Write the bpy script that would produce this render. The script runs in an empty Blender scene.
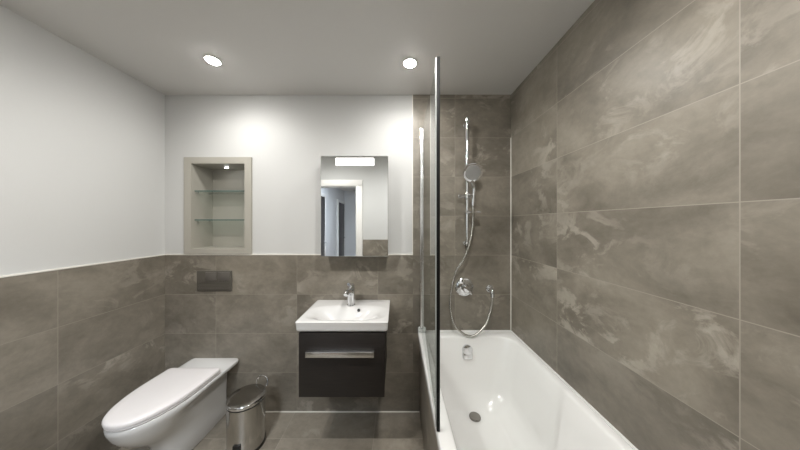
import bpy, bmesh, math
from mathutils import Vector, Matrix

# ------------------------------------------------------------------ camera, world, exposure
SC = bpy.context.scene
COL = SC.collection
D = 1.729            # distance from the lens to the far wall (m)
EYE = 1.42           # lens height
XL, XR = -1.744, 0.857
YF = -0.15           # wall behind the lens
H = 2.385            # ceiling height

cam_d = bpy.data.cameras.new('camera')
cam_d.sensor_fit = 'HORIZONTAL'
cam_d.sensor_width = 36.0
cam_d.lens = 36.0 * 230.0 / 800.0
cam_d.shift_x = 3.0 / 800.0
cam_d.shift_y = -2.0 / 800.0
cam_d.clip_start = 0.02
cam = bpy.data.objects.new('camera', cam_d)
cam.location = (0, 0, EYE)
cam.rotation_euler = (math.pi / 2, 0, 0)
COL.objects.link(cam)
SC.camera = cam

world = bpy.data.worlds.new('world')
world.use_nodes = True
world.node_tree.nodes['Background'].inputs[0].default_value = (0.5, 0.5, 0.52, 1)
world.node_tree.nodes['Background'].inputs[1].default_value = 0.05
SC.world = world

SC.view_settings.view_transform = 'Standard'
SC.view_settings.look = 'None'
SC.view_settings.gamma = 1.0
SC.view_settings.use_curve_mapping = False
SC.view_settings.exposure = 0.1

LAMP = (225.0, 555.0)    # glow of the ceiling spotlight lenses: far pair, near pair
LAMP_W = (13.0, 32.0)    # beam of the ceiling spotlights: far pair, near pair
LAMP_COL = (1.0, 0.982, 0.952)
NICHE_LAMP = 60.0
BAR_LAMP = 4.0
HALL_FILL = 95.0  # strength of the cool fill added in the hall


# ------------------------------------------------------------------ materials
def rgb(r, g, b):
    f = lambda c: (c / 255 / 12.92) if c / 255 <= 0.04045 else ((c / 255 + 0.055) / 1.055) ** 2.4
    return (f(r), f(g), f(b), 1.0)


def new_mat(name):
    m = bpy.data.materials.new(name)
    m.use_nodes = True
    nt = m.node_tree
    return m, nt, nt.nodes['Principled BSDF']


def plain(name, col, rough=0.5, metal=0.0, spec=0.5, coat=0.0, bump=0.0, bscale=60.0, vary=0.03):
    m, nt, b = new_mat(name)
    b.inputs['Roughness'].default_value = rough
    b.inputs['Metallic'].default_value = metal
    b.inputs['Specular IOR Level'].default_value = spec
    b.inputs['Coat Weight'].default_value = coat
    tc = nt.nodes.new('ShaderNodeTexCoord')
    n = nt.nodes.new('ShaderNodeTexNoise')
    n.inputs['Scale'].default_value = bscale
    n.inputs['Detail'].default_value = 3
    nt.links.new(tc.outputs['Object'], n.inputs['Vector'])
    mx = nt.nodes.new('ShaderNodeMix')
    mx.data_type = 'RGBA'
    mx.inputs[6].default_value = tuple(c * (1 - vary) for c in col[:3]) + (1,)
    mx.inputs[7].default_value = tuple(min(1, c * (1 + vary)) for c in col[:3]) + (1,)
    nt.links.new(n.outputs['Fac'], mx.inputs[0])
    nt.links.new(mx.outputs[2], b.inputs['Base Color'])
    if bump:
        bp = nt.nodes.new('ShaderNodeBump')
        bp.inputs['Strength'].default_value = bump
        bp.inputs['Distance'].default_value = 0.002
        nt.links.new(n.outputs['Fac'], bp.inputs['Height'])
        nt.links.new(bp.outputs['Normal'], b.inputs['Normal'])
    return m


def emit(name, col, strength):
    m, nt, b = new_mat(name)
    b.inputs['Base Color'].default_value = (0.8, 0.8, 0.8, 1)
    b.inputs['Emission Color'].default_value = col
    b.inputs['Emission Strength'].default_value = strength
    return m


def clear_glass(name, tint, f0=0.04):
    """Thin sheet glass: see-through with a fresnel reflection."""
    m, nt, b = new_mat(name)
    nt.nodes.remove(b)
    out = nt.nodes['Material Output']
    tr = nt.nodes.new('ShaderNodeBsdfTransparent')
    tr.inputs[0].default_value = tint
    gl = nt.nodes.new('ShaderNodeBsdfGlossy')
    gl.inputs['Roughness'].default_value = 0.01
    fr = nt.nodes.new('ShaderNodeFresnel')
    fr.inputs[0].default_value = 1.45
    ge = nt.nodes.new('ShaderNodeNewGeometry')
    iv = nt.nodes.new('ShaderNodeMath'); iv.operation = 'SUBTRACT'
    iv.inputs[0].default_value = 1.0
    nt.links.new(ge.outputs['Backfacing'], iv.inputs[1])
    ml = nt.nodes.new('ShaderNodeMath'); ml.operation = 'MULTIPLY'
    nt.links.new(fr.outputs[0], ml.inputs[0]); nt.links.new(iv.outputs[0], ml.inputs[1])
    mx = nt.nodes.new('ShaderNodeMixShader')
    nt.links.new(ml.outputs[0], mx.inputs[0])
    nt.links.new(tr.outputs[0], mx.inputs[1])
    nt.links.new(gl.outputs[0], mx.inputs[2])
    nt.links.new(mx.outputs[0], out.inputs[0])
    return m


def tile_mat(name, ua, va, u0, w, v0, h, dark, mid, light, grout, seed, rough=0.38, g=0.0013):
    m, nt, b = new_mat(name)
    N, L = nt.nodes.new, nt.links.new

    def math_(op, a, bb=None, c=None):
        n = N('ShaderNodeMath')
        n.operation = op
        for i, v in enumerate((a, bb, c)):
            if v is None:
                continue
            if isinstance(v, (int, float)):
                n.inputs[i].default_value = v
            else:
                L(v, n.inputs[i])
        return n.outputs[0]
    tc = N('ShaderNodeTexCoord')
    sp = N('ShaderNodeSeparateXYZ')
    L(tc.outputs['Object'], sp.inputs[0])
    u = math_('DIVIDE', math_('SUBTRACT', sp.outputs[ua], u0), w)
    v = math_('DIVIDE', math_('SUBTRACT', sp.outputs[va], v0), h)
    fu, fv = math_('FLOOR', u), math_('FLOOR', v)
    ru, rv = math_('SUBTRACT', u, fu), math_('SUBTRACT', v, fv)
    eu = math_('MULTIPLY', math_('MINIMUM', ru, math_('SUBTRACT', 1.0, ru)), w)
    ev = math_('MULTIPLY', math_('MINIMUM', rv, math_('SUBTRACT', 1.0, rv)), h)
    edge = math_('MINIMUM', eu, ev)
    gm = math_('LESS_THAN', edge, g)
    cb = N('ShaderNodeCombineXYZ')
    L(fu, cb.inputs[0]); L(fv, cb.inputs[1]); cb.inputs[2].default_value = seed
    wn = N('ShaderNodeTexWhiteNoise')
    wn.noise_dimensions = '3D'
    L(cb.outputs[0], wn.inputs['Vector'])
    off = N('ShaderNodeVectorMath'); off.operation = 'MULTIPLY_ADD'
    L(wn.outputs['Color'], off.inputs[0])
    off.inputs[1].default_value = (9, 9, 9)
    cuv = N('ShaderNodeCombineXYZ')
    L(sp.outputs[ua], cuv.inputs[0]); L(sp.outputs[va], cuv.inputs[1]); cuv.inputs[2].default_value = seed
    L(cuv.outputs[0], off.inputs[2])
    # stretch along a slanted direction for slate-like drifts
    mp = N('ShaderNodeMapping')
    mp.inputs['Rotation'].default_value = (0, 0, 0.45)
    mp.inputs['Scale'].default_value = (1.0, 1.35, 1.0)
    L(off.outputs[0], mp.inputs[0])
    n1 = N('ShaderNodeTexNoise')
    n1.inputs['Scale'].default_value = 3.2; n1.inputs['Detail'].default_value = 10
    n1.inputs['Roughness'].default_value = 0.66; n1.inputs['Distortion'].default_value = 0.25
    L(mp.outputs[0], n1.inputs['Vector'])
    n2 = N('ShaderNodeTexNoise')
    n2.inputs['Scale'].default_value = 5.5; n2.inputs['Detail'].default_value = 8
    n2.inputs['Roughness'].default_value = 0.66; n2.inputs['Distortion'].default_value = 0.7
    L(mp.outputs[0], n2.inputs['Vector'])
    n3 = N('ShaderNodeTexNoise')
    n3.inputs['Scale'].default_value = 1.6; n3.inputs['Detail'].default_value = 2
    L(off.outputs[0], n3.inputs['Vector'])
    r1 = N('ShaderNodeValToRGB')
    r1.color_ramp.elements[0].position = 0.30; r1.color_ramp.elements[0].color = dark
    r1.color_ramp.elements[1].position = 0.66; r1.color_ramp.elements[1].color = mid
    L(n1.outputs['Fac'], r1.inputs[0])
    r2 = N('ShaderNodeValToRGB')
    r2.color_ramp.elements[0].position = 0.52; r2.color_ramp.elements[0].color = (0, 0, 0, 1)
    r2.color_ramp.elements[1].position = 0.59; r2.color_ramp.elements[1].color = (1, 1, 1, 1)
    L(n2.outputs['Fac'], r2.inputs[0])
    r3 = N('ShaderNodeValToRGB')
    r3.color_ramp.elements[0].position = 0.48; r3.color_ramp.elements[0].color = (0.06, 0.06, 0.06, 1)
    r3.color_ramp.elements[1].position = 0.66; r3.color_ramp.elements[1].color = (0.58, 0.58, 0.58, 1)
    L(n3.outputs['Fac'], r3.inputs[0])
    vein = math_('MULTIPLY', r2.outputs[0], r3.outputs[0])
    m1 = N('ShaderNodeMix'); m1.data_type = 'RGBA'
    L(vein, m1.inputs[0]); L(r1.outputs[0], m1.inputs[6]); m1.inputs[7].default_value = light
    # tone of the individual tile
    n4 = N('ShaderNodeTexNoise')
    n4.inputs['Scale'].default_value = 38; n4.inputs['Detail'].default_value = 5; n4.inputs['Roughness'].default_value = 0.7
    L(off.outputs[0], n4.inputs['Vector'])
    grain = math_('MULTIPLY_ADD', n4.outputs['Fac'], 0.36, 0.82)
    tone = math_('MULTIPLY', math_('MULTIPLY_ADD', wn.outputs['Value'], 0.20, 0.90), grain)
    m2 = N('ShaderNodeVectorMath'); m2.operation = 'SCALE'
    L(m1.outputs[2], m2.inputs[0]); L(tone, m2.inputs['Scale'])
    m3 = N('ShaderNodeMix'); m3.data_type = 'RGBA'
    L(gm, m3.inputs[0]); L(m2.outputs[0], m3.inputs[6]); m3.inputs[7].default_value = grout
    L(m3.outputs[2], b.inputs['Base Color'])
    rr = math_('MULTIPLY_ADD', n1.outputs['Fac'], 0.16, rough - 0.08)
    L(rr, b.inputs['Roughness'])
    bp = N('ShaderNodeBump')
    bp.inputs['Strength'].default_value = 0.25
    bp.inputs['Distance'].default_value = 0.002
    ht = math_('SUBTRACT', math_('MULTIPLY', n2.outputs['Fac'], 0.35), math_('MULTIPLY', gm, 0.8))
    L(ht, bp.inputs['Height'])
    L(bp.outputs['Normal'], b.inputs['Normal'])
    return m


def wood_mat(name, c1, c2, rough=0.45):
    m, nt, b = new_mat(name)
    tc = nt.nodes.new('ShaderNodeTexCoord')
    mp = nt.nodes.new('ShaderNodeMapping')
    mp.inputs['Scale'].default_value = (2.5, 2.5, 60)
    n = nt.nodes.new('ShaderNodeTexNoise')
    n.inputs['Scale'].default_value = 3.0; n.inputs['Detail'].default_value = 6
    r = nt.nodes.new('ShaderNodeValToRGB')
    r.color_ramp.elements[0].position = 0.35; r.color_ramp.elements[0].color = c1
    r.color_ramp.elements[1].position = 0.7; r.color_ramp.elements[1].color = c2
    nt.links.new(tc.outputs['Object'], mp.inputs[0])
    nt.links.new(mp.outputs[0], n.inputs['Vector'])
    nt.links.new(n.outputs['Fac'], r.inputs[0])
    nt.links.new(r.outputs[0], b.inputs['Base Color'])
    b.inputs['Roughness'].default_value = rough
    return m


T_DARK, T_MID, T_LIGHT, GROUT = rgb(99, 93, 83), rgb(138, 131, 119), rgb(172, 165, 153), rgb(146, 139, 128)
TH = 0.2945
M = {}
M['white_paint'] = plain('white_paint', rgb(200, 200, 198), 0.7, bump=0.05, bscale=180, vary=0.015)
M['ceiling_paint'] = plain('ceiling_paint', rgb(208, 206, 203), 0.5, bscale=40, vary=0.01)
M['tile_back'] = tile_mat('tile_back', 0, 2, -1.361, 0.609, 0, TH, T_DARK, T_MID, T_LIGHT, GROUT, 3.1)
M['tile_shower'] = tile_mat('tile_shower', 0, 2, 0.436, 0.609, 0, TH, T_DARK, T_MID, T_LIGHT, GROUT, 7.7)
M['tile_left'] = tile_mat('tile_left', 1, 2, 1.183, 0.605, 0, TH, T_DARK, T_MID, T_LIGHT, GROUT, 12.4)
M['tile_right'] = tile_mat('tile_right', 1, 2, 0.575, 0.657, 0, TH, T_DARK, T_MID, T_LIGHT, rgb(150, 143, 132), 21.3)
M['tile_floor'] = tile_mat('tile_floor', 0, 1, -0.764, 0.609, 0.914, 0.60, rgb(112, 105, 94), rgb(150, 142, 129), rgb(178, 171, 158), rgb(160, 153, 141), 30.9)
M['tile_panel'] = tile_mat('tile_panel', 1, 2, 0.575, 0.657, 0, TH, T_DARK, T_MID, T_LIGHT, GROUT, 41.0)
M['sealant'] = plain('sealant', rgb(225, 222, 214), 0.4)
M['ceramic'] = plain('ceramic', rgb(212, 211, 209), 0.12, coat=0.5, vary=0.005)
M['seat_plastic'] = plain('seat_plastic', rgb(226, 222, 221), 0.2, vary=0.005)
M['acrylic'] = plain('acrylic', rgb(235, 234, 232), 0.12, coat=0.4, vary=0.005)
M['chrome'] = plain('chrome', rgb(225, 226, 228), 0.08, metal=1.0, vary=0.01)
M['hose_metal'] = plain('hose_metal', rgb(190, 188, 182), 0.25, metal=1.0, bump=0.6, bscale=500)
M['steel'] = plain('steel', rgb(190, 188, 184), 0.16, metal=1.0)
M['lid_steel'] = plain('lid_steel', rgb(150, 147, 142), 0.20, metal=1.0)
M['edge_black'] = plain('edge_black', rgb(16, 16, 16), 0.65, spec=0.15)
M['channel'] = plain('channel', rgb(215, 215, 214), 0.26, metal=1.0)
M['glint_grey'] = plain('glint_grey', rgb(150, 153, 150), 0.4)  # colour of the bright refraction line along the screen edge
M['spray_grey'] = plain('spray_grey', rgb(150, 149, 147), 0.2)
M['black_plastic'] = plain('black_plastic', rgb(22, 21, 20), 0.4)
M['wenge'] = wood_mat('wenge', rgb(21, 17, 15), rgb(33, 27, 24), 0.5)
M['mirror'] = plain('mirror', rgb(240, 242, 242), 0.01, metal=1.0, vary=0.0)
M['cabinet_side'] = plain('cabinet_side', rgb(150, 150, 148), 0.25, metal=0.7)
M['niche_paint'] = plain('niche_paint', rgb(168, 164, 154), 0.5, vary=0.01)
M['plate_grey'] = plain('plate_grey', rgb(92, 88, 81), 0.35, metal=0.1)
M['button_grey'] = plain('button_grey', rgb(99, 95, 90), 0.3, metal=0.1)
M['glass'] = clear_glass('glass', (0.93, 0.955, 0.945, 1))
M['shelf_glass'] = clear_glass('shelf_glass', (0.87, 0.92, 0.905, 1))
M['shelf_edge'] = plain('shelf_edge', rgb(60, 92, 88), 0.15, vary=0.05)
M['seal_white'] = plain('seal_white', rgb(205, 208, 205), 0.3)
M['lens'] = emit('lens', LAMP_COL + (1,), LAMP[0])
M['lens_bright'] = emit('lens_bright', LAMP_COL + (1,), LAMP[1])
M['niche_lens'] = emit('niche_lens', (0.95, 0.98, 1.0, 1), NICHE_LAMP)
M['bar_lens'] = emit('bar_lens', (1.0, 0.98, 0.95, 1), BAR_LAMP)
M['hall_fill_glow'] = emit('hall_fill_glow', (0.80, 0.89, 1.0, 1), HALL_FILL)
M['lamp_white'] = plain('lamp_white', rgb(225, 224, 220), 0.4)
M['hall_paint'] = plain('hall_paint', rgb(222, 222, 222), 0.7)
M['door_dark'] = wood_mat('door_dark', rgb(46, 42, 42), rgb(60, 55, 54), 0.4)
M['casing_white'] = plain('casing_white', rgb(228, 226, 222), 0.4)
M['hall_floor'] = wood_mat('hall_floor', rgb(110, 90, 70), rgb(140, 116, 92), 0.45)
M['dark_hole'] = plain('dark_hole', rgb(20, 20, 20), 0.5)


# ------------------------------------------------------------------ mesh helpers
def bm_box(bm, x0, x1, y0, y1, z0, z1, bev=0.0, seg=2, mi=0):
    vs = [bm.verts.new(p) for p in ((x0, y0, z0), (x1, y0, z0), (x1, y1, z0), (x0, y1, z0),
                                    (x0, y0, z1), (x1, y0, z1), (x1, y1, z1), (x0, y1, z1))]
    fs = [bm.faces.new([vs[i] for i in q]) for q in ((3, 2, 1, 0), (4, 5, 6, 7), (0, 1, 5, 4),
                                                     (1, 2, 6, 5), (2, 3, 7, 6), (3, 0, 4, 7))]
    for f in fs:
        f.material_index = mi
    if bev > 0:
        es = list({e for f in fs for e in f.edges})
        r = bmesh.ops.bevel(bm, geom=es, offset=bev, segments=seg, profile=0.5, affect='EDGES')
        for f in r['faces']:
            f.material_index = mi
    return bm


def loft(bm, rings, cap0=True, cap1=True, closed=True, mi=0):
    rows = [[bm.verts.new(p) for p in r] for r in rings]
    n = len(rows[0])
    for a, b in zip(rows[:-1], rows[1:]):
        for i in range(n if closed else n - 1):
            j = (i + 1) % n
            f = bm.faces.new((a[i], a[j], b[j], b[i]))
            f.material_index = mi
    if cap0:
        bm.faces.new(list(reversed(rows[0]))).material_index = mi
    if cap1:
        bm.faces.new(rows[-1]).material_index = mi
    return bm


def frame_for(d):
    d = Vector(d).normalized()
    up = Vector((0, 0, 1)) if abs(d.z) < 0.95 else Vector((0, 1, 0))
    a = d.cross(up).normalized()
    return a, d.cross(a).normalized()


def bm_lathe(bm, origin, axis, prof, n=32, cap0=True, cap1=True, mi=0):
    """prof: list of (distance along axis, radius)"""
    axis = Vector(axis).normalized()
    a, b = frame_for(axis)
    o = Vector(origin)
    rings = []
    for t, r in prof:
        rings.append([o + axis * t + (a * math.cos(k * 2 * math.pi / n) + b * math.sin(k * 2 * math.pi / n)) * max(r, 1e-5)
                      for k in range(n)])
    return loft(bm, rings, cap0, cap1, True, mi)


def catmull(pts, sub=8):
    pts = [Vector(p) for p in pts]
    P = [pts[0] * 2 - pts[1]] + pts + [pts[-1] * 2 - pts[-2]]
    out = []
    for i in range(1, len(P) - 2):
        p0, p1, p2, p3 = P[i - 1:i + 3]
        for k in range(sub):
            t = k / sub
            out.append(0.5 * ((2 * p1) + (p2 - p0) * t + (2 * p0 - 5 * p1 + 4 * p2 - p3) * t * t
                              + (3 * p1 - p0 - 3 * p2 + p3) * t ** 3))
    out.append(pts[-1])
    return out


def bm_tube(bm, pts, rad, n=12, mi=0):
    pts = [Vector(p) for p in pts]
    rr = rad if isinstance(rad, (list, tuple)) else [rad] * len(pts)
    t0 = (pts[1] - pts[0]).normalized()
    a, b = frame_for(t0)
    rings = []
    for i, p in enumerate(pts):
        t = (pts[min(i + 1, len(pts) - 1)] - pts[max(i - 1, 0)]).normalized()
        a = (a - t * a.dot(t)).normalized()
        b = t.cross(a)
        rings.append([p + (a * math.cos(k * 2 * math.pi / n) + b * math.sin(k * 2 * math.pi / n)) * rr[i] for k in range(n)])
    return loft(bm, rings, True, True, True, mi)


def rrect(x0, x1, y0, y1, z, r, n=6):
    """rounded rectangle ring; r may be one radius or four (ne, nw, sw, se)"""
    rs = r if isinstance(r, (list, tuple)) else [r] * 4
    out = []
    for (cx, cy, sx, sy, a0), q in zip(((x1, y1, -1, -1, 0), (x0, y1, 1, -1, 90), (x0, y0, 1, 1, 180), (x1, y0, -1, 1, 270)), rs):
        for k in range(n + 1):
            a = math.radians(a0 + 90 * k / n)
            out.append(Vector((cx + sx * q + q * math.cos(a), cy + sy * q + q * math.sin(a), z)))
    return out


BASE = {}


def obj(name, bm, mats, parent=None, smooth=True, angle=35):
    me = bpy.data.meshes.new(name)
    bmesh.ops.remove_doubles(bm, verts=bm.verts, dist=1e-6)
    bmesh.ops.recalc_face_normals(bm, faces=bm.faces)
    base = BASE.get(parent.name if parent else None, Vector((0, 0, 0)))
    if base.length:
        bmesh.ops.translate(bm, verts=bm.verts, vec=-base)
    bm.to_mesh(me)
    bm.free()
    for m in (mats if isinstance(mats, (list, tuple)) else [mats]):
        me.materials.append(m)
    if smooth:
        for p in me.polygons:
            p.use_smooth = True
        me.set_sharp_from_angle(angle=math.radians(angle))
    o = bpy.data.objects.new(name, me)
    COL.objects.link(o)
    if parent:
        o.parent = parent
        BASE[o.name] = base
    return o


def tag(o, label, cat, group=None):
    o['label'] = label
    o['category'] = cat
    if group:
        o['group'] = group
    return o


def thing(name, loc, label, cat, group=None):
    o = bpy.data.objects.new(name, None)
    o.empty_display_size = 0.05
    o.location = loc
    COL.objects.link(o)
    BASE[o.name] = Vector(loc)
    return tag(o, label, cat, group)


def struct(o):
    o['kind'] = 'structure'
    return o


def dup(root, loc, label=None):
    r = root.copy()
    COL.objects.link(r)
    r.location = loc
    if label:
        r['label'] = label
    for ch in list(root.children):
        c = ch.copy()
        COL.objects.link(c)
        c.parent = r
        for g in list(ch.children):
            d = g.copy()
            COL.objects.link(d)
            d.parent = c
    return r


NB = bmesh.new

# ------------------------------------------------------------------ room shell
WT = 0.12
TILE_TOP = 4 * TH
TT = 0.008           # how far the tiling stands proud of the plaster
XS = 0.12            # where the tall shower tiling begins on the far wall
NX0, NX1, NZ0, NZ1 = -1.543, -1.143, 1.226, 1.866     # niche opening

bm = NB(); bm_box(bm, XL - WT, XR + WT, YF - WT, D + WT, -0.1, 0)
struct(obj('floor', bm, M['tile_floor'], smooth=False))
bm = NB(); bm_box(bm, XL - WT, XR + WT, YF - WT, D + 0.35, H, H + 0.1)
struct(obj('ceiling', bm, M['ceiling_paint'], smooth=False))

bm = NB()                                             # far wall with the niche opening cut out
W0 = D + TT
bm_box(bm, XL - WT, XR + WT, W0, W0 + WT, 0, NZ0)
bm_box(bm, XL - WT, NX0, W0, W0 + WT, NZ0, NZ1)
bm_box(bm, NX1, XR + WT, W0, W0 + WT, NZ0, NZ1)
bm_box(bm, XL - WT, XR + WT, W0, W0 + WT, NZ1, H)
bm_box(bm, XL, XS, D, W0 + 0.01, 0, TILE_TOP, mi=1)
bm_box(bm, XS, XR, D, W0 + 0.01, 0, H, mi=2)
struct(obj('wall_back', bm, [M['white_paint'], M['tile_back'], M['tile_shower']], smooth=False))

bm = NB()
bm_box(bm, XL - WT, XL - TT, YF - WT, D + WT, 0, H)
bm_box(bm, XL - TT - 0.01, XL, YF, D + TT, 0, TILE_TOP, mi=1)
struct(obj('wall_left', bm, [M['white_paint'], M['tile_left']], smooth=False))

bm = NB()
bm_box(bm, XR, XR + WT, YF - WT, D + WT, 0, H)
struct(obj('wall_right', bm, M['tile_right'], smooth=False))

DX0, DX1, DZ = -1.36, -0.584, 1.97                    # doorway to the hall, behind the lens
bm = NB()
bm_box(bm, XL - WT, DX0, YF - WT, YF, 0, H)
bm_box(bm, DX1, XR + WT, YF - WT, YF, 0, H)
bm_box(bm, DX0, DX1, YF - WT, YF, DZ, H)
bm_box(bm, DX1 + 0.085, XR, YF - 0.002, YF + TT, 0, TILE_TOP, mi=1)
bm_box(bm, XL, DX0 - 0.085, YF - 0.002, YF + TT, 0, TILE_TOP, mi=1)
struct(obj('wall_front', bm, [M['white_paint'], M['tile_back']], smooth=False))

bm = NB()                                             # door lining and casing
for x0, x1 in ((DX0 - 0.08, DX0 + 0.012), (DX1 - 0.012, DX1 + 0.08)):
    bm_box(bm, x0, x1, YF, YF + 0.018, 0, DZ + 0.0, 0.004)
bm_box(bm, DX0 - 0.08, DX1 + 0.08, YF, YF + 0.018, DZ - 0.012, DZ + 0.08, 0.004)
bm_box(bm, DX0, DX0 + 0.02, YF - WT, YF, 0, DZ)
bm_box(bm, DX1 - 0.02, DX1, YF - WT, YF, 0, DZ)
bm_box(bm, DX0, DX1, YF - WT, YF, DZ - 0.02, DZ)
struct(obj('door_1', bm, M['casing_white']))

# hall seen through the doorway in the mirror
HX0, HX1, HY = -1.60, 0.3, -3.75
bm = NB(); bm_box(bm, HX0 - 0.1, HX1 + 0.1, HY - 0.1, YF - WT, -0.1, 0)
struct(obj('floor_hall', bm, M['hall_floor'], smooth=False))
bm = NB(); bm_box(bm, HX0 - 0.1, HX1 + 0.1, HY - 0.1, YF - WT, H, H + 0.1)
struct(obj('ceiling_hall', bm, M['ceiling_paint'], smooth=False))
bm = NB(); bm_box(bm, HX0 - 0.1, HX0, HY, YF - WT, 0, H)
struct(obj('wall_hall_left', bm, M['hall_paint'], smooth=False))
bm = NB(); bm_box(bm, HX1, HX1 + 0.1, HY, YF - WT, 0, H)
struct(obj('wall_hall_right', bm, M['hall_paint'], smooth=False))
bm = NB(); bm_box(bm, HX0 - 0.1, HX1 + 0.1, HY - 0.1, HY, 0, H)
struct(obj('wall_hall_end', bm, M['hall_paint'], smooth=False))
for nm, y0, y1 in (('door_2', -1.78, -1.0), ('door_3', -3.62, -2.95)):
    bm = NB()
    bm_box(bm, HX0, HX0 + 0.03, y0, y1, 0.0, 1.98, 0.004)
    d = struct(obj(nm, bm, M['door_dark']))
    bm = NB()
    bm_box(bm, HX0, HX0 + 0.04, y0 - 0.07, y0, 0, 2.05, 0.004)
    bm_box(bm, HX0, HX0 + 0.04, y1, y1 + 0.07, 0, 2.05, 0.004)
    bm_box(bm, HX0, HX0 + 0.04, y0, y1, 1.98, 2.05, 0.004)
    obj('casing', bm, M['casing_white'], d)
    bm = NB()
    bm_tube(bm, [(HX0 + 0.03, y0 + 0.07, 1.0), (HX0 + 0.08, y0 + 0.07, 1.0), (HX0 + 0.08, y0 + 0.19, 1.0)], 0.009)
    obj('door_handle', bm, M['chrome'], d)

# trims: tile-top strips, corner and floor sealant
bm = NB(); bm_box(bm, XL, XS, D - 0.002, W0 + 0.002, TILE_TOP, TILE_TOP + 0.008, 0.001)
struct(obj('trim_1', bm, M['sealant']))
bm = NB(); bm_box(bm, XL - TT - 0.002, XL + 0.002, YF, D, TILE_TOP, TILE_TOP + 0.008, 0.001)
struct(obj('trim_2', bm, M['sealant']))
bm = NB(); bm_box(bm, XR - 0.005, XR, D - 0.005, D, 0.618, 2.06)
struct(obj('trim_3', bm, M['sealant'], smooth=False))
bm = NB(); bm_box(bm, XL, 0.17, D - 0.006, D, 0, 0.006)
struct(obj('trim_4', bm, M['sealant'], smooth=False))
bm = NB(); bm_box(bm, XR - 0.006, XR, 0.03, D, 0.605, 0.615)
bm_box(bm, 0.17, XR, D - 0.006, D, 0.605, 0.615)
struct(obj('trim_5', bm, M['acrylic'], smooth=False))
bm = NB(); bm_box(bm, XS - 0.006, XS, D, W0 + 0.002, TILE_TOP, H)
struct(obj('trim_6', bm, M['sealant'], smooth=False))

# ------------------------------------------------------------------ bathtub
BX0, BX1, BY0, BY1, BZ = 0.156, XR - 0.004, 0.03, D - 0.004, 0.61
tub = thing('bathtub', (0.51, 0.88, 0), 'white acrylic bathtub with sloping sides along the tall tiled wall', 'bathtub')
R4 = lambda a, b: (a, a, b, b)
rings = [
    rrect(BX0 + 0.012, BX1 - 0.012, BY0 + 0.01, BY1 - 0.01, 0.565, 0.012),
    rrect(BX0, BX1, BY0, BY1, 0.568, 0.012),
    rrect(BX0, BX1, BY0, BY1, BZ - 0.008, 0.012),
    rrect(BX0 + 0.003, BX1 - 0.003, BY0 + 0.003, BY1 - 0.003, BZ - 0.002, 0.012),
    rrect(BX0 + 0.008, BX1 - 0.008, BY0 + 0.008, BY1 - 0.008, BZ, 0.012),
    rrect(BX0 + 0.052, BX1 - 0.033, BY0 + 0.08, BY1 - 0.075, BZ, R4(0.10, 0.16)),
    rrect(BX0 + 0.058, BX1 - 0.039, BY0 + 0.086, BY1 - 0.081, BZ - 0.003, R4(0.10, 0.16)),
    rrect(BX0 + 0.063, BX1 - 0.044, BY0 + 0.092, BY1 - 0.085, BZ - 0.012, R4(0.10, 0.16)),
    rrect(BX0 + 0.080, BX1 - 0.062, BY0 + 0.14, BY1 - 0.096, 0.50, R4(0.10, 0.16)),
    rrect(BX0 + 0.100, BX1 - 0.085, BY0 + 0.20, BY1 - 0.110, 0.38, R4(0.10, 0.16)),
    rrect(BX0 + 0.112, BX1 - 0.100, BY0 + 0.26, BY1 - 0.122, 0.30, R4(0.10, 0.16)),
    rrect(BX0 + 0.118, BX1 - 0.108, BY0 + 0.29, BY1 - 0.130, 0.265, R4(0.10, 0.15)),
    rrect(BX0 + 0.130, BX1 - 0.124, BY0 + 0.32, BY1 - 0.142, 0.240, R4(0.10, 0.15)),
    rrect(BX0 + 0.158, BX1 - 0.165, BY0 + 0.36, BY1 - 0.165, 0.208, R4(0.09, 0.13)),
    rrect(BX0 + 0.182, BX1 - 0.200, BY0 + 0.40, BY1 - 0.186, 0.183, R4(0.08, 0.12)),
    rrect(BX0 + 0.190, BX1 - 0.212, BY0 + 0.41, BY1 - 0.194, 0.177, R4(0.08, 0.12)),
    rrect(BX0 + 0.202, BX1 - 0.226, BY0 + 0.43, BY1 - 0.206, 0.173, R4(0.07, 0.11)),
    rrect(BX0 + 0.235, BX1 - 0.260, BY0 + 0.48, BY1 - 0.240, 0.171, R4(0.05, 0.08)),
]
bm = NB(); loft(bm, rings, False, True)
obj('tub_shell', bm, M['acrylic'], tub, angle=50)
bm = NB()
bm_lathe(bm, (0.500, 1.475, 0.1735), (0, 0, 1), [(0, 0.036), (0.006, 0.036), (0.010, 0.033), (0.011, 0.0)], cap1=False)
w = obj('waste_cover', bm, M['lid_steel'], tub)
w['label'] = 'dark metal waste cover'
# overflow filler: half-round chrome hood with a curved mouth
bm = NB()
FX, FY, FZ = 0.497, 1.644, 0.520
bm_lathe(bm, (FX, FY, FZ), (0, -1, 0.12), [(-0.02, 0.030), (0.006, 0.036), (0.016, 0.037), (0.024, 0.033), (0.028, 0.020), (0.029, 0.0)], cap1=False)
hood = obj('overflow_filler', bm, M['chrome'], tub)
hood['label'] = 'chrome overflow filler'
bm = NB()
loft(bm, [rrect(FX - 0.034, FX + 0.034, FY - 0.020, FY + 0.004, FZ - 0.002, 0.008, 4),
          rrect(FX - 0.036, FX + 0.036, FY - 0.030, FY + 0.006, FZ - 0.030, 0.010, 4),
          rrect(FX - 0.034, FX + 0.034, FY - 0.036, FY + 0.004, FZ - 0.052, 0.010, 4)])
obj('filler_mouth', bm, M['chrome'], hood)

bm = NB(); bm_box(bm, BX0 + 0.013, BX0 + 0.030, BY0, D, 0, 0.564, 0.002)
tag(obj('bath_panel', bm, M['tile_panel']), 'stone-tiled front panel under the rim of the white bathtub', 'panel')

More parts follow.
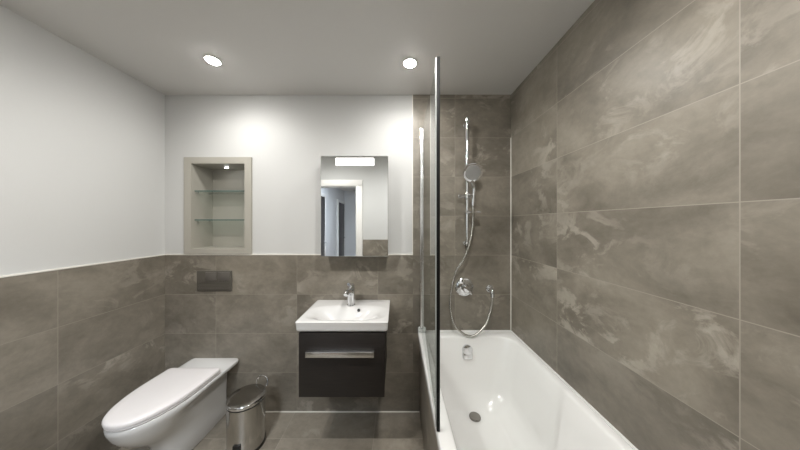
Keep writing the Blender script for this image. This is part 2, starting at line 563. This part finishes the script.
# ------------------------------------------------------------------ shower screen
sx_far, sx_near, sy_near = 0.186, 0.160, 0.89
scr = thing('shower_screen', (sx_far, 1.7, 0.612), 'clear glass shower screen with a black edge, standing on the bathtub rim', 'shower screen')


def screen_box(t0, t1, y0, y1, z0, z1, z0n=None, z1n=None, bev=0.0):
    """box that follows the slightly turned screen plane; t = offset across it"""
    f = lambda y: sx_far + (sx_near - sx_far) * (D - y) / (D - sy_near)
    b = NB()
    zz0, zz1 = (z0 if z0n is None else z0n), (z1 if z1n is None else z1n)
    vs = [b.verts.new(p) for p in ((f(y0) + t0, y0, zz0), (f(y0) + t1, y0, zz0), (f(y1) + t1, y1, z0), (f(y1) + t0, y1, z0),
                                   (f(y0) + t0, y0, zz1), (f(y0) + t1, y0, zz1), (f(y1) + t1, y1, z1), (f(y1) + t0, y1, z1))]
    for q in ((3, 2, 1, 0), (4, 5, 6, 7), (0, 1, 5, 4), (1, 2, 6, 5), (2, 3, 7, 6), (3, 0, 4, 7)):
        b.faces.new([vs[i] for i in q])
    if bev:
        bmesh.ops.bevel(b, geom=list(b.edges), offset=bev, segments=2, profile=0.5, affect='EDGES')
    return b


obj('glass_panel', screen_box(-0.002, 0.002, sy_near + 0.012, D - 0.02, 0.625, 2.100, 0.625, 2.062), M['glass'], scr, smooth=False)
e = obj('edge_strip', screen_box(-0.0065, 0.0065, sy_near, sy_near + 0.012, 0.612, 2.065, bev=0.001), M['edge_black'], scr)
e['label'] = 'black edge strip'
obj('bottom_seal', screen_box(-0.004, 0.004, sy_near + 0.012, D - 0.02, 0.612, 0.626), M['seal_white'], scr)
obj('edge_glint', screen_box(-0.0105, -0.0068, sy_near + 0.002, sy_near + 0.010, 0.63, 2.062), M['glint_grey'], scr)  # pale strip imitating light refracted in the glass edge, not a seal
ch = obj('wall_channel', screen_box(-0.014, 0.014, D - 0.035, D, 0.645, 2.12, bev=0.003), M['channel'], scr)
ch['label'] = 'chrome wall channel'
bm = NB()
for dx in (-0.018, 0.018):
    bm_lathe(bm, (sx_far + dx, D - 0.022, 0.612), (0, 0, 1), [(0, 0.012), (0.03, 0.012), (0.036, 0.008)], 16)
bm_box(bm, sx_far - 0.018, sx_far + 0.018, D - 0.034, D - 0.004, 0.613, 0.640, 0.003)
obj('foot_bracket', bm, M['seal_white'], scr)

# ------------------------------------------------------------------ shower fittings
RX, RY = 0.511, 1.675
rail = thing('shower_riser_rail', (RX, D, 1.25), 'tall chrome riser rail fixed to the tiled shower wall', 'shower rail')
bm = NB(); bm_tube(bm, [(RX, RY, 1.235), (RX, RY, 2.186)], 0.0125, 16)
obj('rail', bm, M['chrome'], rail)
for z in (2.15, 1.27):
    bm = NB()
    bm_lathe(bm, (RX, D, z), (0, -1, 0), [(0, 0.015), (0.006, 0.015), (0.010, 0.011), (0.048, 0.011), (0.060, 0.015), (0.070, 0.015), (0.072, 0.012)], 20)
    obj('wall_bracket', bm, M['chrome'], rail)
bm = NB(); bm_lathe(bm, (RX, RY, 1.285), (0, 0, -1), [(0, 0.013), (0.02, 0.015), (0.045, 0.014), (0.075, 0.006)], 18)
obj('end_cap', bm, M['lid_steel'], rail)
bm = NB()
bm_lathe(bm, (RX, RY, 1.588), (0, 0, 1), [(0, 0.017), (0.004, 0.019), (0.048, 0.019), (0.052, 0.017)], 20)
bm_tube(bm, [(RX, RY, 1.614), (RX - 0.048, RY, 1.614)], 0.012, 14)
bm_tube(bm, [(RX + 0.01, RY - 0.01, 1.614), (RX + 0.030, RY - 0.040, 1.614)], [0.012, 0.015], 14)
sl = obj('slider', bm, M['chrome'], rail)
bm = NB(); bm_lathe(bm, (RX - 0.046, RY, 1.614), (-1, 0, 0), [(0, 0.014), (0.016, 0.015), (0.020, 0.012)], 18)
obj('knob', bm, M['chrome'], sl)
bm = NB()
bm_lathe(bm, (RX, RY, 1.482), (0, 0, 1), [(0, 0.017), (0.004, 0.020), (0.022, 0.020), (0.026, 0.017)], 20)
bm_box(bm, RX - 0.030, RX + 0.075, RY - 0.070, RY - 0.016, 1.490, 1.502, 0.005)
sd = obj('soap_dish', bm, M['chrome'], rail)

HXc = 0.545
hs = thing('hand_shower', (HXc, 1.64, 1.55), 'round chrome hand shower head held on the riser rail slider', 'hand shower')
hdir = Vector((-0.10, -0.86, -0.42)).normalized()
hc = Vector((HXc - 0.018, 1.60, 1.772))
bm = NB()
bm_lathe(bm, hc - hdir * 0.030, hdir, [(0, 0.012), (0.006, 0.036), (0.018, 0.060), (0.030, 0.067), (0.036, 0.066), (0.038, 0.056)], 36)
obj('head', bm, M['chrome'], hs)
bm = NB(); bm_lathe(bm, hc + hdir * 0.0075, hdir, [(0, 0.053), (0.003, 0.051), (0.0035, 0.0)], 36, cap1=False)
a, b = frame_for(hdir)
for rr, k in ((0.016, 6), (0.030, 10), (0.043, 14)):
    for i in range(k):
        q = 2 * math.pi * i / k
        bm_lathe(bm, hc + hdir * 0.0105 + (a * math.cos(q) + b * math.sin(q)) * rr, hdir, [(0, 0.0035), (0.002, 0.0028)], 8)
fp = obj('spray_face', bm, M['spray_grey'], hs)
fp['label'] = 'grey spray face with nozzles'
bm = NB()
bm_tube(bm, catmull([hc - hdir * 0.022 + Vector((0.0, 0, -0.012)), hc + Vector((0.004, 0.030, -0.050)), (HXc + 0.004, 1.642, 1.67), (HXc + 0.002, 1.645, 1.60), (HXc, 1.648, 1.545)], 6),
        [0.016] * 6 + [0.0145] * 6 + [0.0135] * 6 + [0.0125] * 7, 16)
obj('handle', bm, M['chrome'], hs)

hose_pts = [(HXc, 1.648, 1.548), (HXc, 1.646, 1.49), (HXc - 0.006, 1.644, 1.37), (0.506, 1.645, 1.23), (0.470, 1.655, 1.14), (0.432, 1.665, 1.08), (0.396, 1.67, 0.95),
            (0.386, 1.665, 0.81), (0.415, 1.65, 0.69), (0.485, 1.635, 0.626), (0.560, 1.632, 0.628), (0.637, 1.645, 0.700),
            (0.680, 1.665, 0.80), (0.692, 1.668, 0.886)]
bm = NB(); bm_tube(bm, catmull(hose_pts, 8), 0.0075, 10)
tag(obj('shower_hose', bm, M['hose_metal']), 'flexible metal shower hose looping down the tiled wall', 'hose')

vx, vz = 0.505, 0.940
val = thing('shower_valve', (vx, D, vz), 'round chrome mixer valve on the tiled wall above the bathtub', 'shower valve')
bm = NB(); bm_lathe(bm, (vx, D, vz), (0, -1, 0), [(0, 0.068), (0.005, 0.068), (0.011, 0.060), (0.017, 0.045), (0.021, 0.03), (0.022, 0.0)], 40, cap1=False)
obj('wall_plate', bm, M['chrome'], val)
bm = NB(); bm_lathe(bm, (vx, D - 0.012, vz), (0, -1, 0), [(0, 0.030), (0.02, 0.028), (0.048, 0.026), (0.055, 0.022), (0.057, 0)], 28, cap1=False)
bm_tube(bm, [(vx + 0.005, D - 0.05, vz - 0.005), (vx + 0.022, D - 0.060, vz - 0.022), (vx + 0.036, D - 0.066, vz - 0.036)], [0.011, 0.010, 0.008], 12)
obj('lever', bm, M['chrome'], val)
bm = NB(); bm_lathe(bm, (vx - 0.012, D - 0.012, vz + 0.047), (0, -1, 0), [(0, 0.013), (0.016, 0.012), (0.019, 0.009)], 18)
obj('diverter_button', bm, M['chrome'], val)

ox, oz = 0.692, 0.928
elb = thing('hose_outlet', (ox, D, oz), 'small round chrome wall outlet where the shower hose ends', 'wall outlet')
bm = NB(); bm_lathe(bm, (ox + 0.004, D, oz), (0, -1, 0), [(0, 0.028), (0.006, 0.028), (0.011, 0.022), (0.012, 0.0)], 28, cap1=False)
obj('wall_plate', bm, M['chrome'], elb)
bm = NB(); bm_tube(bm, catmull([(ox + 0.002, D - 0.008, oz), (ox, D - 0.045, oz), (ox, D - 0.061, oz - 0.012), (ox, D - 0.061, oz - 0.045)], 6), 0.0135, 16)
obj('elbow', bm, M['chrome'], elb)

# ------------------------------------------------------------------ basin, tap, drawer unit
SX0, SX1, SY0, SY1, SZ = -0.597, -0.052, 1.338, D - 0.001, 0.842
SCX = (SX0 + SX1) / 2
bas = thing('washbasin', (SCX, D, 0.78), 'white rectangular ceramic washbasin mounted on top of the dark drawer unit', 'washbasin')
nx, ny = 56, 44
SBASE = 0.784


def basin_h(x, y):
    u = (x - SCX) / 0.236
    v = (y - 1.486) / 0.112
    d = (abs(u) ** 3.0 + abs(v) ** 3.0) ** (1 / 3.0)
    t = min(1.0, max(0.0, (1.03 - d) / 0.75))
    s = t * t * (3 - 2 * t)
    return -0.074 * s - 0.004 * max(0, min(1, (1.12 - d) / 0.12))


def taper(x, y, z):
    """sides draw in slightly towards the underside"""
    k = (SZ - z) / (SZ - SBASE)
    return Vector((x - (x - SCX) * 0.012 * k, y + (SY1 - y) * 0.02 * k, z))


bm = NB()
grid = []
rc = 0.016
for j in range(ny + 1):
    row = []
    for i in range(nx + 1):
        x = SX0 + (SX1 - SX0) * i / nx
        y = SY0 + (SY1 - SY0) * j / ny
        z = SZ + basin_h(x, y)
        # round the two front corners and the outer rim
        ex = min(x - SX0, SX1 - x)
        ey = y - SY0
        if ex < 0.012: z -= 0.003 * (1 - ex / 0.012) ** 2
        if ey < 0.012: z -= 0.003 * (1 - ey / 0.012) ** 2
        if ex < rc and ey < rc:
            dx, dy = rc - ex, rc - ey
            m_ = max(dx, dy)
            l_ = math.hypot(dx, dy)
            s = m_ / l_ if l_ > 0 else 1
            cx = SX0 + rc if x < SCX else SX1 - rc
            x = cx + (x - cx) * s
            y = SY0 + rc + (y - SY0 - rc) * s
        row.append(bm.verts.new((x, y, z)))
    grid.append(row)
for j in range(ny):
    for i in range(nx):
        bm.faces.new((grid[j][i], grid[j][i + 1], grid[j + 1][i + 1], grid[j + 1][i]))
loop = grid[0][:] + [r[-1] for r in grid[1:]] + grid[-1][-2::-1] + [r[0] for r in grid[-2:0:-1]]
prev = loop
for zz in (SZ - 0.012, SZ - 0.045, SBASE + 0.005, SBASE):
    kk = 0.004 if zz == SBASE else 0.0
    cur = []
    for v in loop:
        p = taper(v.co.x, v.co.y, zz)
        if kk:
            p.x -= (1 if p.x > SCX else -1) * kk
            if p.y < SY1 - 0.02: p.y += kk
        cur.append(bm.verts.new(p))
    for i in range(len(loop)):
        j = (i + 1) % len(loop)
        bm.faces.new((prev[i], cur[i], cur[j], prev[j]))
    prev = cur
obj('bowl', bm, M['ceramic'], bas, angle=60)
ovx, ovy = -0.265, 1.596
bm = NB(); bm_lathe(bm, (-0.262, 1.575, 0.822), Vector((0, -1, 0.75)), [(-0.01, 0.0105), (0.004, 0.0105), (0.005, 0.008)], 20)
ov = obj('overflow_hole', bm, M['dark_hole'], bas); ov['label'] = 'dark overflow hole'
bm = NB(); bm_lathe(bm, (SCX + 0.012, 1.522, SZ - 0.0775), (0, 0, 1), [(0, 0.032), (0.004, 0.032), (0.007, 0.028), (0.008, 0)], 28, cap1=False)
wa = obj('waste_cover', bm, M['chrome'], bas); wa['label'] = 'chrome waste cover'

tx, ty, tz = -0.325, 1.628, SZ - 0.003
tap = thing('basin_mixer_tap', (tx, ty, tz), 'short chrome mixer tap on the back ledge of the washbasin', 'tap')
bm = NB(); bm_lathe(bm, (tx, ty, tz), (0, 0, 1), [(0, 0.030), (0.006, 0.030), (0.010, 0.026), (0.080, 0.025), (0.105, 0.027), (0.114, 0.026), (0.118, 0.020)], 28)
obj('body', bm, M['chrome'], tap)
bm = NB()
sp_pts = catmull([(tx, ty - 0.008, tz + 0.088), (tx - 0.006, ty - 0.045, tz + 0.108), (tx - 0.012, ty - 0.085, tz + 0.114), (tx - 0.015, ty - 0.104, tz + 0.102)], 6)
bm_tube(bm, sp_pts, [0.021 - 0.006 * i / (len(sp_pts) - 1) for i in range(len(sp_pts))], 16)
obj('spout', bm, M['chrome'], tap)
bm = NB()
bm_lathe(bm, (tx, ty, tz + 0.117), (0, 0, 1), [(0, 0.022), (0.004, 0.026), (0.022, 0.025), (0.034, 0.018), (0.038, 0)], 24, cap1=False)
lv = catmull([(tx, ty, tz + 0.140), (tx - 0.004, ty - 0.030, tz + 0.152), (tx - 0.006, ty - 0.060, tz + 0.162)], 6)
bm_tube(bm, lv, [0.016 - 0.006 * i / (len(lv) - 1) for i in range(len(lv))], 12)
obj('lever', bm, M['chrome'], tap)

VX0, VX1, VZ0, VZ1 = -0.574, -0.073, 0.403, 0.783
van = thing('vanity_unit', (SCX, D, VZ0), 'dark wood wall-hung drawer unit below the white washbasin', 'vanity unit')
bm = NB()
bm_box(bm, VX0 + 0.004, VX0 + 0.022, 1.365, D - 0.001, VZ0 + 0.004, VZ1, 0.001)
bm_box(bm, VX1 - 0.022, VX1 - 0.004, 1.365, D - 0.001, VZ0 + 0.004, VZ1, 0.001)
bm_box(bm, VX0 + 0.022, VX1 - 0.022, D - 0.018, D - 0.001, VZ0 + 0.004, VZ1)
bm_box(bm, VX0 + 0.022, VX1 - 0.022, 1.365, D - 0.018, VZ0 + 0.004, VZ0 + 0.022)
obj('carcass', bm, M['wenge'], van)
bm = NB(); bm_box(bm, VX0, VX1, 1.343, 1.363, VZ0, VZ1 - 0.006, 0.0015)
dr = obj('drawer', bm, M['wenge'], van)
bm = NB()
bm_box(bm, -0.524, -0.131, 1.312, 1.322, 0.650, 0.682, 0.002)
bm_box(bm, -0.524, -0.131, 1.318, 1.343, 0.673, 0.682, 0.002)
hd = obj('handle', bm, M['channel'], dr); hd['label'] = 'long flat chrome handle'

# ------------------------------------------------------------------ mirror cabinet
CX0, CX1, CZ0, CZ1, CY = -0.533, -0.063, 1.187, 1.889, 1.609
mc = thing('mirror_cabinet', ((CX0 + CX1) / 2, D, CZ0), 'mirrored wall cabinet with a lit strip above the washbasin', 'mirror cabinet')
bm = NB(); bm_box(bm, CX0 + 0.002, CX1 - 0.002, CY + 0.020, W0, CZ0 + 0.002, CZ1 - 0.002, 0.001)
obj('cabinet_body', bm, M['cabinet_side'], mc)
bm = NB(); bm_box(bm, CX0, CX1, CY, CY + 0.018, CZ0, CZ1, 0.0012)
obj('mirror_door', bm, M['mirror'], mc, smooth=False)
bm = NB(); bm_box(bm, -0.427, -0.161, CY - 0.004, CY + 0.004, 1.822, 1.874, 0.002)
lb = obj('light_strip', bm, M['bar_lens'], mc); lb['label'] = 'glowing white light strip'

# ------------------------------------------------------------------ recessed shelf niche
ni = thing('wall_niche', ((NX0 + NX1) / 2, D, NZ0), 'grey framed recessed niche with two shelves in the white wall', 'niche')
NY1 = 1.925
FX0, FX1, FZ0, FZ1, FT = -1.598, -1.092, 1.1865, 1.914, D - 0.006
bm = NB()
ring = [rrect(FX0, FX1, FZ0, FZ1, 0, 0.001, 1), rrect(FX0, FX1, FZ0, FZ1, 1, 0.001, 1), rrect(NX0, NX1, NZ0, NZ1, 1, 0.001, 1), rrect(NX0, NX1, NZ0, NZ1, 0, 0.001, 1)]
yy = [W0, FT, FT, W0]
rings = [[Vector((p.x, yv, p.y)) for p in r] for r, yv in zip(ring, yy)]
loft(bm, rings, False, False)
obj('frame', bm, M['niche_paint'], ni, smooth=False)
bm = NB()
t = 0.012
bm_box(bm, NX0 - t, NX0 + 0.001, W0 - 0.004, NY1, NZ0 - t, NZ1 + t)
bm_box(bm, NX1 - 0.001, NX1 + t, W0 - 0.004, NY1, NZ0 - t, NZ1 + t)
bm_box(bm, NX0, NX1, W0 - 0.004, NY1, NZ0 - t, NZ0 + 0.001)
bm_box(bm, NX0, NX1, W0 - 0.004, NY1, NZ1 - 0.001, NZ1 + t)
bm_box(bm, NX0 - t, NX1 + t, NY1, NY1 + t, NZ0 - t, NZ1 + t)
obj('lining', bm, M['niche_paint'], ni, smooth=False)
bm = NB()
bm_lathe(bm, (-1.352, 1.825, NZ1 - 0.001), (0, 0, -1), [(0, 0.017), (0.004, 0.017), (0.006, 0.013)], 24, cap1=True)
sl = obj('spotlight', bm, M['lamp_white'], ni)
bm = NB()
bm_lathe(bm, (-1.352, 1.825, NZ1 - 0.0072), (0, 0, -1), [(0, 0.011), (0.003, 0.009)], 24)
obj('lens', bm, M['niche_lens'], sl)
for z in (1.659, 1.439):
    for y in (1.775, 1.885):
        for x, s in ((NX0 + 0.001, 1), (NX1 - 0.001, -1)):
            bm = NB(); bm_lathe(bm, (x, y, z - 0.0055), (s, 0, 0), [(0, 0.005), (0.012, 0.005)], 12)
            obj('shelf_pin', bm, M['chrome'], ni)
sh = thing('glass_shelf', ((NX0 + NX1) / 2, 1.76, 1.659), 'upper glass shelf in the grey wall niche', 'shelf', 'glass shelves in the niche')
bm = NB(); bm_box(bm, NX0 + 0.003, NX1 - 0.003, 1.752, NY1 - 0.003, 1.660, 1.667)
obj('pane', bm, M['shelf_glass'], sh, smooth=False)
bm = NB(); bm_box(bm, NX0 + 0.003, NX1 - 0.003, 1.7495, 1.752, 1.660, 1.667)
obj('polished_edge', bm, M['shelf_edge'], sh, smooth=False)
dup(sh, ((NX0 + NX1) / 2, 1.76, 1.439), 'lower glass shelf in the grey wall niche')

# ------------------------------------------------------------------ toilet and flush plate
TCX = -1.378


def dring(z, hw, yf, yb, L=0.30, rb=0.02, n=26, p=2.15, cx=TCX, skew=0.024, hwr=None):
    """D-shaped ring: straight back at yb with rounded corners, rounded nose at yf"""
    out = []
    ys = yf + L
    out += [Vector((cx + hw, ys + (yb - rb - ys) * k / 10, z)) for k in range(10)]
    for k in range(5):
        q = math.radians(90 * k / 4)
        out.append(Vector((cx + hw - rb + rb * math.cos(q), yb - rb + rb * math.sin(q), z)))
    for k in range(5):
        q = math.radians(90 + 90 * k / 4)
        out.append(Vector((cx - hw + rb + rb * math.cos(q), yb - rb + rb * math.sin(q), z)))
    out += [Vector((cx - hw, yb - rb + (ys - yb + rb) * k / 10, z)) for k in range(1, 11)]
    for k in range(1, n):
        q = math.pi + math.pi * k / n
        c, s = math.cos(q), math.sin(q)
        out.append(Vector((cx + hw * math.copysign(abs(c) ** (2 / p), c), ys + L * math.copysign(abs(s) ** (2 / p), s), z)))
    if hwr:                                           # the bowl narrows into the rear skirt
        for v in out:
            t = min(1, max(0, (v.y - 1.22) / 0.26))
            v.x = cx + (v.x - cx) * (1 + (hwr / hw - 1) * t * t * (3 - 2 * t))
    for v in out:                                     # the bowl stands very slightly out of square to the wall
        v.x += skew * (v.y - 1.11) / 0.6
    return out


wc = thing('toilet', (TCX, 1.5, 0), 'white back-to-wall toilet with its lid closed beside the pedal bin', 'toilet')
YB = D - 0.001
bm = NB()
prof = [(0.0, 0.118, 1.33, 0.2, .098), (0.004, 0.120, 1.327, 0.2, .100), (0.10, 0.114, 1.315, 0.2, .097), (0.17, 0.117, 1.285, 0.24, .097), (0.22, 0.130, 1.232, 0.27, .098),
        (0.27, 0.150, 1.175, 0.30, .101), (0.31, 0.163, 1.143, 0.31, .108), (0.335, 0.169, 1.129, 0.31, .119), (0.355, 0.172, 1.121, 0.31, .137), (0.372, 0.175, 1.115, 0.31, .168),
        (0.382, 0.176, 1.113, 0.31, .176), (0.401, 0.177, 1.113, 0.31, .177), (0.405, 0.173, 1.117, 0.31, .173)]
loft(bm, [dring(z, hw, yf, YB, L, 0.022 if z > 0.3 else 0.012, hwr=hr, skew=0.006 if z < 0.35 else 0.020) for z, hw, yf, L, hr in prof])
obj('pan', bm, M['ceramic'], wc, angle=60)
bm = NB()
loft(bm, [dring(0.406, 0.168, 1.113, 1.565, 0.31, 0.02), dring(0.409, 0.171, 1.110, 1.567, 0.31, 0.02), dring(0.417, 0.171, 1.110, 1.567, 0.31, 0.02), dring(0.420, 0.168, 1.113, 1.565, 0.31, 0.02)])
obj('seat', bm, M['seat_plastic'], wc, angle=60)
bm = NB()
loft(bm, [dring(0.4225, 0.168, 1.111, 1.550, 0.31, 0.02), dring(0.424, 0.173, 1.106, 1.554, 0.31, 0.02), dring(0.436, 0.174, 1.105, 1.555, 0.31, 0.02),
          dring(0.443, 0.170, 1.109, 1.552, 0.31, 0.02), dring(0.4465, 0.160, 1.119, 1.545, 0.31, 0.02), dring(0.448, 0.135, 1.145, 1.525, 0.30, 0.02), dring(0.449, 0.06, 1.24, 1.46, 0.2, 0.02)])
obj('lid', bm, M['seat_plastic'], wc, angle=60)
for s in (-1, 1):
    bm = NB(); bm_tube(bm, [(TCX + 0.018 + s * 0.075 - 0.03, 1.573, 0.416), (TCX + 0.018 + s * 0.075 + 0.03, 1.573, 0.416)], 0.010, 14)
    obj('hinge', bm, M['seat_plastic'], wc)

fl = thing('flush_plate', (-1.368, D, 0.985), 'dark grey rectangular flush plate on the tiled wall above the toilet', 'flush plate')
bm = NB(); bm_box(bm, -1.500, -1.237, D - 0.010, D, 0.910, 1.063, 0.006, 3)
for k in range(6):
    z = 0.925 + k * 0.011
    bm_box(bm, -1.488, -1.250, D - 0.0115, D - 0.009, z, z + 0.005)
obj('plate', bm, M['plate_grey'], fl)
for x0, x1 in ((-1.430, -1.348), (-1.338, -1.252)):
    bm = NB(); bm_box(bm, x0, x1, D - 0.014, D - 0.008, 0.988, 1.052, 0.002)
    obj('flush_button', bm, M['button_grey'], fl)

# ------------------------------------------------------------------ pedal bin
bx, by, br = -0.965, 1.475, 0.105
pb = thing('pedal_bin', (bx, by, 0), 'round polished steel pedal bin on the floor next to the toilet', 'bin')
bm = NB(); bm_lathe(bm, (bx, by, 0), (0, 0, 1), [(0, br + 0.001), (0.003, br + 0.003), (0.018, br + 0.003), (0.021, br)], 48)
bs = obj('base', bm, M['black_plastic'], pb); bs['label'] = 'black plastic base ring'
bm = NB(); bm_lathe(bm, (bx, by, 0.021), (0, 0, 1), [(0, br), (0.267, br)], 48)
obj('body', bm, M['steel'], pb)
bm = NB(); bm_lathe(bm, (bx, by, 0.288), (0, 0, 1), [(0, br - 0.001), (0.001, br + 0.002), (0.007, br + 0.002), (0.008, br - 0.002)], 48)
rb_ = obj('rim', bm, M['black_plastic'], pb); rb_['label'] = 'black rim band'
bm = NB(); bm_lathe(bm, (bx, by, 0.296), (0, 0, 1), [(0.020, br + 0.001), (0.024, br - 0.008), (0.029, 0.06), (0.031, 0.0)], 48, cap1=False)
bl = obj('lid', bm, M['lid_steel'], pb)
bm = NB(); bm_lathe(bm, (bx, by, 0.296), (0, 0, 1), [(0, br + 0.002), (0.002, br + 0.004), (0.013, br + 0.0045), (0.018, br + 0.003), (0.0205, br + 0.0005)], 48)
obj('edge_band', bm, M['chrome'], bl)
pd = Vector((-0.35, -0.94, 0)).normalized()          # pedal points into the room
hx, hy = bx - pd.x * (br + 0.004), by - pd.y * (br + 0.004)
sd_ = Vector((-pd.y, pd.x, 0))
bm = NB()
c = Vector((bx, by, 0.297)) - pd * (br + 0.000)
hp = catmull([c + sd_ * 0.045 + Vector((0, 0, 0.018)), c + sd_ * 0.045 - pd * 0.012 + Vector((0, 0, 0.045)), c + sd_ * 0.020 - pd * 0.018 + Vector((0, 0, 0.066)),
              c - sd_ * 0.020 - pd * 0.018 + Vector((0, 0, 0.066)), c - sd_ * 0.045 - pd * 0.012 + Vector((0, 0, 0.045)), c - sd_ * 0.045 + Vector((0, 0, 0.018))], 6)
bm_tube(bm, hp, 0.0045, 10)
obj('carry_handle', bm, M['chrome'], pb)
pd = Vector((0.10, -0.995, 0)).normalized()
bm = NB()
c = Vector((bx, by, 0.03)) + pd * (br - 0.002)
bm_box(bm, -0.022, 0.022, -0.010, 0.004, 0, 0.075, 0.004)
bmesh.ops.transform(bm, matrix=Matrix.Translation(Vector((c.x, c.y, 0.0205))) @ Matrix.Rotation(math.atan2(pd.y, pd.x) + math.pi / 2, 4, 'Z'), verts=bm.verts)
obj('pedal_housing', bm, M['black_plastic'], pb)
bm = NB()
bm_box(bm, -0.020, 0.020, -0.052, -0.008, 0.0, 0.006, 0.002)
bmesh.ops.transform(bm, matrix=Matrix.Translation(Vector((c.x, c.y, 0.030))) @ Matrix.Rotation(math.atan2(pd.y, pd.x) + math.pi / 2, 4, 'Z'), verts=bm.verts)
obj('pedal', bm, M['chrome'], pb)

# ------------------------------------------------------------------ ceiling spotlights
spots = [(-1.09, 1.362, 'round recessed ceiling spotlight nearest the toilet and niche'),
         (0.078, 1.385, 'round recessed ceiling spotlight nearest the shower screen'),
         (-0.90, 0.52, 'round recessed ceiling spotlight near the doorway, over the toilet side'),
         (0.18, 0.52, 'round recessed ceiling spotlight near the doorway, over the bathtub side')]
for k, (x, y, lab) in enumerate(spots):
    if k in (0, 2):                                   # one lamp for each pair, then its copy
        first = thing('ceiling_spotlight', (x, y, H), lab, 'ceiling light', 'recessed ceiling spotlights')
        bm = NB()
        bm_lathe(bm, (x, y, H), (0, 0, -1), [(0, 0.046), (0.004, 0.045), (0.006, 0.040), (0.005, 0.036)], 36, cap1=True)
        obj('bezel', bm, M['lamp_white'], first)
        bm = NB()
        bm_lathe(bm, (x, y, H - 0.006), (0, 0, -1), [(0, 0.034), (0.002, 0.033), (0.003, 0.028)], 32)
        obj('lens', bm, M['lens'] if k == 0 else M['lens_bright'], first)
        ld = bpy.data.lights.new('beam', 'SPOT')
        ld.energy = LAMP_W[k // 2]
        ld.color = LAMP_COL
        ld.spot_size = math.radians(172)
        ld.spot_blend = 1.0
        ld.shadow_soft_size = 0.03
        lo = bpy.data.objects.new('beam', ld)
        COL.objects.link(lo)
        lo.parent = first
        lo.location = (0, 0, -0.045)
    else:
        dup(first, (x, y, H), lab)

hl = thing('hall_fill_light', (-0.75, -1.0, H), 'added square fill light under the hall ceiling beyond the doorway', 'ceiling light')  # unseen fill, added to brighten the hall with cool daylight
bm = NB(); bm_box(bm, -0.97, -0.53, -1.22, -0.78, H - 0.02, H, 0.004)
obj('housing', bm, M['lamp_white'], hl)
bm = NB(); bm_box(bm, -0.95, -0.55, -1.20, -0.80, H - 0.026, H - 0.020, 0.002)
obj('fill_panel', bm, M['hall_fill_glow'], hl)
